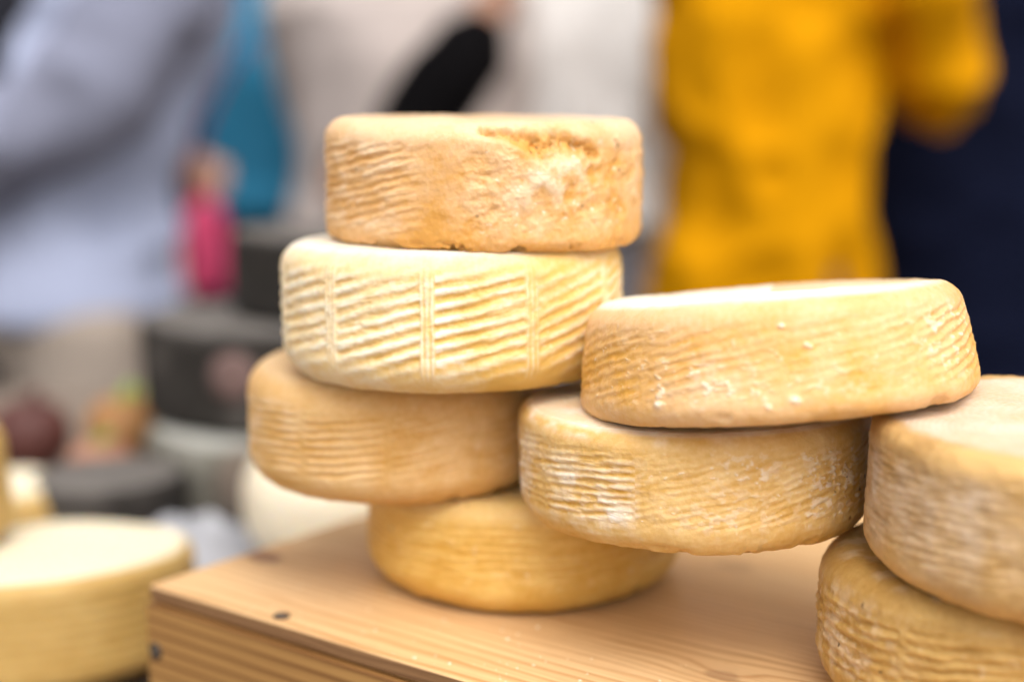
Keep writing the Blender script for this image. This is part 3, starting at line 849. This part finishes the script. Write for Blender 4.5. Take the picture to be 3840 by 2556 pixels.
def crumpled_paper():
    rnd = np.random.RandomState(4)
    nx, ny = 70, 60
    gx, gy = np.meshgrid(np.linspace(0, 1, nx), np.linspace(0, 1, ny), indexing='ij')
    x = -.275 + .27 * gx; y = .885 + .235 * gy + .05 * gx
    P = (x, y, 0 * x)
    a = np.abs(fbm(P, 16, 2, 3)); b = np.abs(fbm(P, 40, 2, 7))
    z = TABZ + .0016 + .030 * a + .010 * b
    d = np.hypot(x + .122, y - .985)
    z = TABZ + .0016 + (z - TABZ) * sstep(.06, .12, d) * .9
    v = np.stack([x, y, z], -1).reshape(-1, 3)
    f = [(i * ny + j, (i + 1) * ny + j, (i + 1) * ny + j + 1, i * ny + j + 1) for i in range(nx - 1) for j in range(ny - 1)]
    o = mesh_obj('wrapping_paper', v, f, plain('grey blue wrapping paper', (.44, .44, .47), .5, .15, 30))
    m = o.modifiers.new('s', 'SOLIDIFY'); m.thickness = .0006; m.offset = 1
    tag(o, 'crumpled bluish grey wrapping paper under the rounded white cheese', 'wrapping paper')
crumpled_paper()

# produce at the far left of the table
def vegetable(name, lbl, cat, c, r, col, lobes=0, stalk=None, rough=.65):
    root = empty(name, (c[0], c[1], TABZ))
    tag(root, lbl, cat, 'coloured vegetables at the back of the table')
    n, mm = 40, 24
    rings = []
    for i in range(mm + 1):
        t = math.pi * (i + .05) / (mm + .1)
        ring = []
        for j in range(n):
            a = 2 * math.pi * j / n
            k = 1 + (.09 * abs(math.cos(lobes * a / 2)) if lobes else 0)
            dip = 1 - .25 * math.exp(-((t - math.pi) / .35) ** 2)
            ring.append((r[0] * math.sin(t) * k * math.cos(a), r[1] * math.sin(t) * k * math.sin(a), r[2] - r[2] * math.cos(t) * dip))
        rings.append(ring)
    m = MB(); m.rings(rings)
    m.build('flesh', plain(name + ' skin', col, rough, .25, 25, .05, sss=.1), root)
    if stalk:
        m = MB(); m.tube([(0, 0, 2 * r[2] * .80), (.002, 0, 2 * r[2] * .95), (.008, -.002, 2 * r[2] * 1.08)], [.012, .006, .005], 10)
        m.build('stalk', plain(name + ' stalk', stalk, .6, .2, 60), root)
vegetable('beetroot', 'dark red round beetroot at the back left of the table', 'beetroot', (-.428, 1.235), (.036, .034, .034), (.085, .022, .016), 0, (.12, .05, .04))
vegetable('bell_pepper', 'orange bell pepper with green stalk right of the beetroot', 'bell pepper', (-.350, 1.255), (.032, .032, .034), (.36, .17, .055), 4, (.28, .42, .07))
vegetable('tomato', 'light red tomato in front of the orange bell pepper', 'tomato', (-.352, 1.185), (.026, .026, .021), (.40, .18, .11), 5, (.2, .3, .06))
vegetable('apple', 'yellow green apple between the bell pepper and the dark pile', 'apple', (-.325, 1.33), (.034, .034, .038), (.38, .46, .09), 0, (.2, .13, .06))
vegetable('pepper', 'brownish orange pepper left of the dark red beetroot', 'pepper', (-.505, 1.25), (.033, .032, .036), (.40, .15, .035), 4, (.2, .3, .06))

# ------------------------------------------------------------------ people behind the stall
skin = plain('skin', (.52, .29, .20), .5, .12, 30, .1, .0005, sss=.15)
def person(label, loc, rz, hgt, coat_col, trouser_col, hair_col, elbows, wrists, hem=.80, coat_w=1.0, seed=1, fold=.012, vox=.009, lean=0.0, arm_w=1.0, sleeve_shade_col=None, shoulders=(-.185, .185)):
    """Standing figure facing -Y before turning; lengths for a 1.70 m body, scaled by hgt."""
    k = hgt / 1.70
    root = empty('person', loc, rz)
    tag(root, label, 'person', 'people behind the stall')
    def s(p): return (p[0] * k, p[1] * k, p[2] * k)
    sh = [(shoulders[0], 0 + lean, 1.40), (shoulders[1], 0 + lean, 1.40)]
    bw = min(1.0, coat_w) * .84           # the body stays inside its clothes
    b = MB()
    b.loft([(0, lean * sstep(.9, 1.5, z), z * k, rx * k * bw, ry * k * .9) for z, rx, ry in ((.80, .12, .09), (.86, .165, .115), (.95, .17, .12), (1.06, .145, .105), (1.18, .155, .115), (1.30, .175, .12), (1.40, .17, .10), (1.45, .09, .07), (1.48, .05, .05))])
    b.tube([s((0, .005 + lean, 1.43)), s((0, -.005 + lean, 1.54))], [.055 * k, .05 * k])
    hc = (0, -.02 + lean, 1.595)
    b.ball(s(hc), (.075 * k, .092 * k, .112 * k))
    b.ball(s((0, -.045 + lean, 1.53)), (.05 * k, .055 * k, .05 * k))
    b.tube([s((0, -.108 + lean, 1.605)), s((0, -.122 + lean, 1.575))], [.009 * k, .013 * k], 8)
    b.tube([s((-.02, -.098 + lean, 1.535)), s((.02, -.098 + lean, 1.535))], [.008 * k, .008 * k], 8)
    for sx in (-1, 1):
        b.ball(s((sx * .077, -.01 + lean, 1.59)), (.011 * k, .02 * k, .03 * k), 10, 8)
        b.ball(s((sx * .03, -.103 + lean, 1.605)), (.013 * k, .008 * k, .009 * k), 10, 8)
        b.tube([s((sx * .09, 0, .88)), s((sx * .095, -.01, .48)), s((sx * .10, .01, .09))], [.085 * k, .056 * k, .04 * k])
        b.tube([s((sx * .10, .02, .05)), s((sx * .105, -.14, .035))], [.04 * k, .033 * k])
    for sx, S_, E_, W_ in zip((-1, 1), sh, elbows, wrists):
        b.tube([s(S_), s(E_), s(W_)], [.046 * k, .036 * k, .028 * k])
        w, e = Vector(W_), Vector(E_)
        d = (w - e).normalized()
        side = d.cross(Vector((0, 1, 0)) if abs(d.y) < .9 else Vector((1, 0, 0))).normalized() * sx
        nrm = d.cross(side).normalized()
        palm = w + d * .055
        b.tube([s(w + d * .005 + side * .018), s(palm + d * .03 + side * .026)], [.018 * k, .018 * k], 8)
        b.tube([s(w + d * .005), s(palm + d * .035)], [.020 * k, .019 * k], 8)
        b.tube([s(w + d * .005 - side * .018), s(palm + d * .028 - side * .024)], [.018 * k, .017 * k], 8)
        for q, ln in ((-.030, .052), (-.010, .066), (.011, .070), (.032, .062)):
            p0 = palm + d * .032 + side * q
            b.tube([s(p0), s(p0 + d * ln * .55 + nrm * .012), s(p0 + d * ln * .85 + nrm * .034)], [.0105 * k, .0095 * k, .008 * k], 8)
        p0 = w + d * .02 + side * .026
        b.tube([s(p0), s(p0 + d * .035 + side * .026), s(p0 + d * .066 + side * .028 + nrm * .012)], [.013 * k, .011 * k, .009 * k], 8)
    b.build('body', skin, root, voxel=.0065 * max(k, .8), relax=4)
    # coat
    c = MB()
    W = coat_w
    secs = [(hem, .225 * W, .165), (hem + .04, .222 * W, .16), (.95, .205 * W, .15), (1.06, .195 * W, .145), (1.18, .195 * W, .145), (1.30, .20 * W, .145), (1.39, .185 * W, .12), (1.44, .11, .09), (1.49, .075, .075)]
    secs = [q for i, q in enumerate(secs) if i < 2 or q[0] > hem + .06]
    c.loft([(0, lean * sstep(.9, 1.5, z), z * k, rx * k, ry * k) for z, rx, ry in secs])
    fab = fabric('coat cloth', coat_col)
    body_c = c
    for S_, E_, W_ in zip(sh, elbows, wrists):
        if sleeve_shade_col: c = MB()  # own mesh, so the sleeves can take a darker colour as painted shade
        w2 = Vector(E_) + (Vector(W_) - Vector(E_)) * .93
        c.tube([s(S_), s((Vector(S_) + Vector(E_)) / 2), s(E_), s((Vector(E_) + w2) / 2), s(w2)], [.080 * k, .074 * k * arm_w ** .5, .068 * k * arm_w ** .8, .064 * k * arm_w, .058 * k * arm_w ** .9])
        if sleeve_shade_col: c.build('sleeve', fabric('shaded sleeve cloth', sleeve_shade_col), root, voxel=vox, relax=5, fold=(fold, 7.0, (1, 1, .8), seed + 1))
    body_c.build('coat', fab, root, voxel=vox, relax=5, fold=(fold, 7.0, (1, 1, .8), seed))
    t = MB()
    t.loft([(0, lean * sstep(.9, 1.5, z), z * k, rx * k * min(1, coat_w * 1.05), ry * k) for z, rx, ry in ((.78, .12, .11), (.84, .178, .13), (.95, .178, .13), (1.0, .16, .12))])
    for sx in (-1, 1):
        t.tube([s((sx * .09, 0, .86)), s((sx * .095, -.01, .48)), s((sx * .10, .01, .10))], [.098 * k, .075 * k, .065 * k])
    t.build('trousers', fabric('trouser cloth', trouser_col), root, voxel=.010, relax=4, fold=(.006, 8, (1, 1, .6), seed + 3))
    sm = plain('shoe leather', (.04, .03, .025), .4)
    for sx in (-1, 1):
        f = MB()
        f.tube([s((sx * .10, .045, .05)), s((sx * .103, -.05, .045)), s((sx * .105, -.15, .036))], [.046 * k, .046 * k, .036 * k])
        f.build('shoe', sm, root, voxel=.008)
    h = MB()
    h.ball(s((0, .005 + lean, 1.625)), (.084 * k, .095 * k, .098 * k)); h.ball(s((0, .055 + lean, 1.56)), (.07 * k, .05 * k, .09 * k))
    h.build('hair', plain('hair', hair_col, .5, .4, 90, .5, .002), root, voxel=.009, relax=2, fold=(.006, 40, (1, 1, .3), seed))
    return root

# pale blue coat, near left: one arm held across the body towards the picture's left
person('person in a pale blue coat with shade painted grey on its sleeves, one forearm reaching to the picture edge', (-.663, 2.12, 0), rad(-60), 1.72, (.46, .50, .67), (.40, .33, .275), (.12, .08, .05),
       [(-.19, .06, 1.13), (.206, .00, 1.185)], [(-.18, .02, .92), (.11, -.19, 1.075)], hem=.865, coat_w=.72, seed=3, fold=.026, lean=.15, arm_w=1.15, sleeve_shade_col=(.24, .25, .33))  # grey sleeve colour stands in for the shaded side of the coat
person('person in a dark grey jacket standing behind the pale blue coat', (-.945, 2.78, 0), rad(10), 1.76, (.022, .022, .028), (.010, .010, .016), (.05, .035, .03),
       [(-.27, .02, 1.13), (.25, .06, 1.13)], [(-.25, -.06, .90), (.20, .10, .90)], hem=.93, seed=5)
person('person in a teal jacket half hidden behind the pale blue coat', (-.545, 3.15, 0), rad(5), 1.66, (.035, .20, .34), (.014, .03, .06), (.06, .04, .03),
       [(-.25, .0, 1.13), (.26, .0, 1.13)], [(-.14, -.22, 1.09), (.2, -.16, 1.0)], hem=.98, seed=7)
person('person in a light pinkish beige coat right of the teal jacket', (-.225, 2.74, 0), rad(-4), 1.68, (.55, .47, .435), (.34, .22, .19), (.2, .13, .08),
       [(-.14, .10, 1.12), (.20, .08, 1.12)], [(-.10, .16, .92), (.15, .14, .95)], hem=.93, coat_w=.95, seed=9, fold=.014)
person('person in an off white coat left of the yellow coat', (.090, 2.90, 0), rad(6), 1.72, (.70, .66, .63), (.34, .33, .36), (.25, .17, .1),
       [(-.20, .0, 1.12), (.215, .0, 1.12)], [(-.16, .12, .95), (.19, .10, .9)], hem=.93, coat_w=.90, seed=11, fold=.016)
person('child in a black jacket reaching one arm up, behind the tall stack', (-.235, 2.22, 0), rad(0), 1.13, (.005, .0045, .005), (.03, .03, .04), (.05, .03, .02),
       [(-.27, .0, 1.13), (.115, -.02, 1.69)], [(-.27, -.06, .92), (.275, -.05, 1.93)], hem=.86, coat_w=1.15, seed=13, fold=.008, vox=.008, arm_w=1.6)
person('person in a mustard yellow coat with one elbow pushed out', (.418, 2.34, 0), rad(0), 1.70, (.64, .275, .002), (.05, .05, .07), (.1, .06, .04),
       [(-.10, .12, 1.12), (.285, .0, 1.155)], [(-.06, .22, .95), (.215, -.13, 1.38)], hem=.62, coat_w=.88, seed=15, fold=.032, shoulders=(-.11, .19))
person('person in a dark navy jacket right of the yellow coat', (.88, 2.62, 0), rad(-8), 1.82, (.006, .008, .022), (.006, .008, .018), (.04, .03, .025),
       [(-.25, .06, 1.10), (.28, .0, 1.10)], [(-.22, .12, .90), (.27, -.10, .88)], hem=.62, coat_w=1.2, seed=17)

# pink bag carried in front of the teal jacket
def handbag():
    root = empty('handbag', (-.598, 2.76, .825))
    tag(root, 'bright pink cloth bag hanging below the teal jacket', 'bag')
    m = MB()
    m.loft([(0, 0, z, rx, ry) for z, rx, ry in ((0, .034, .03), (.02, .044, .038), (.09, .046, .042), (.15, .038, .034), (.175, .022, .02), (.182, .010, .01))])
    m.build('pouch', fabric('pink cloth', (.75, .09, .20)), root, voxel=.006, fold=(.008, 14, (1, 1, .5), 4))
    m = MB(); m.tube([(-.02, 0, .17), (-.015, .02, .28), (.03, .10, .42), (.08, .2, .5)], [.006, .005, .005, .005], 8)
    m.build('strap', fabric('maroon strap', (.18, .03, .06)), root)
handbag()
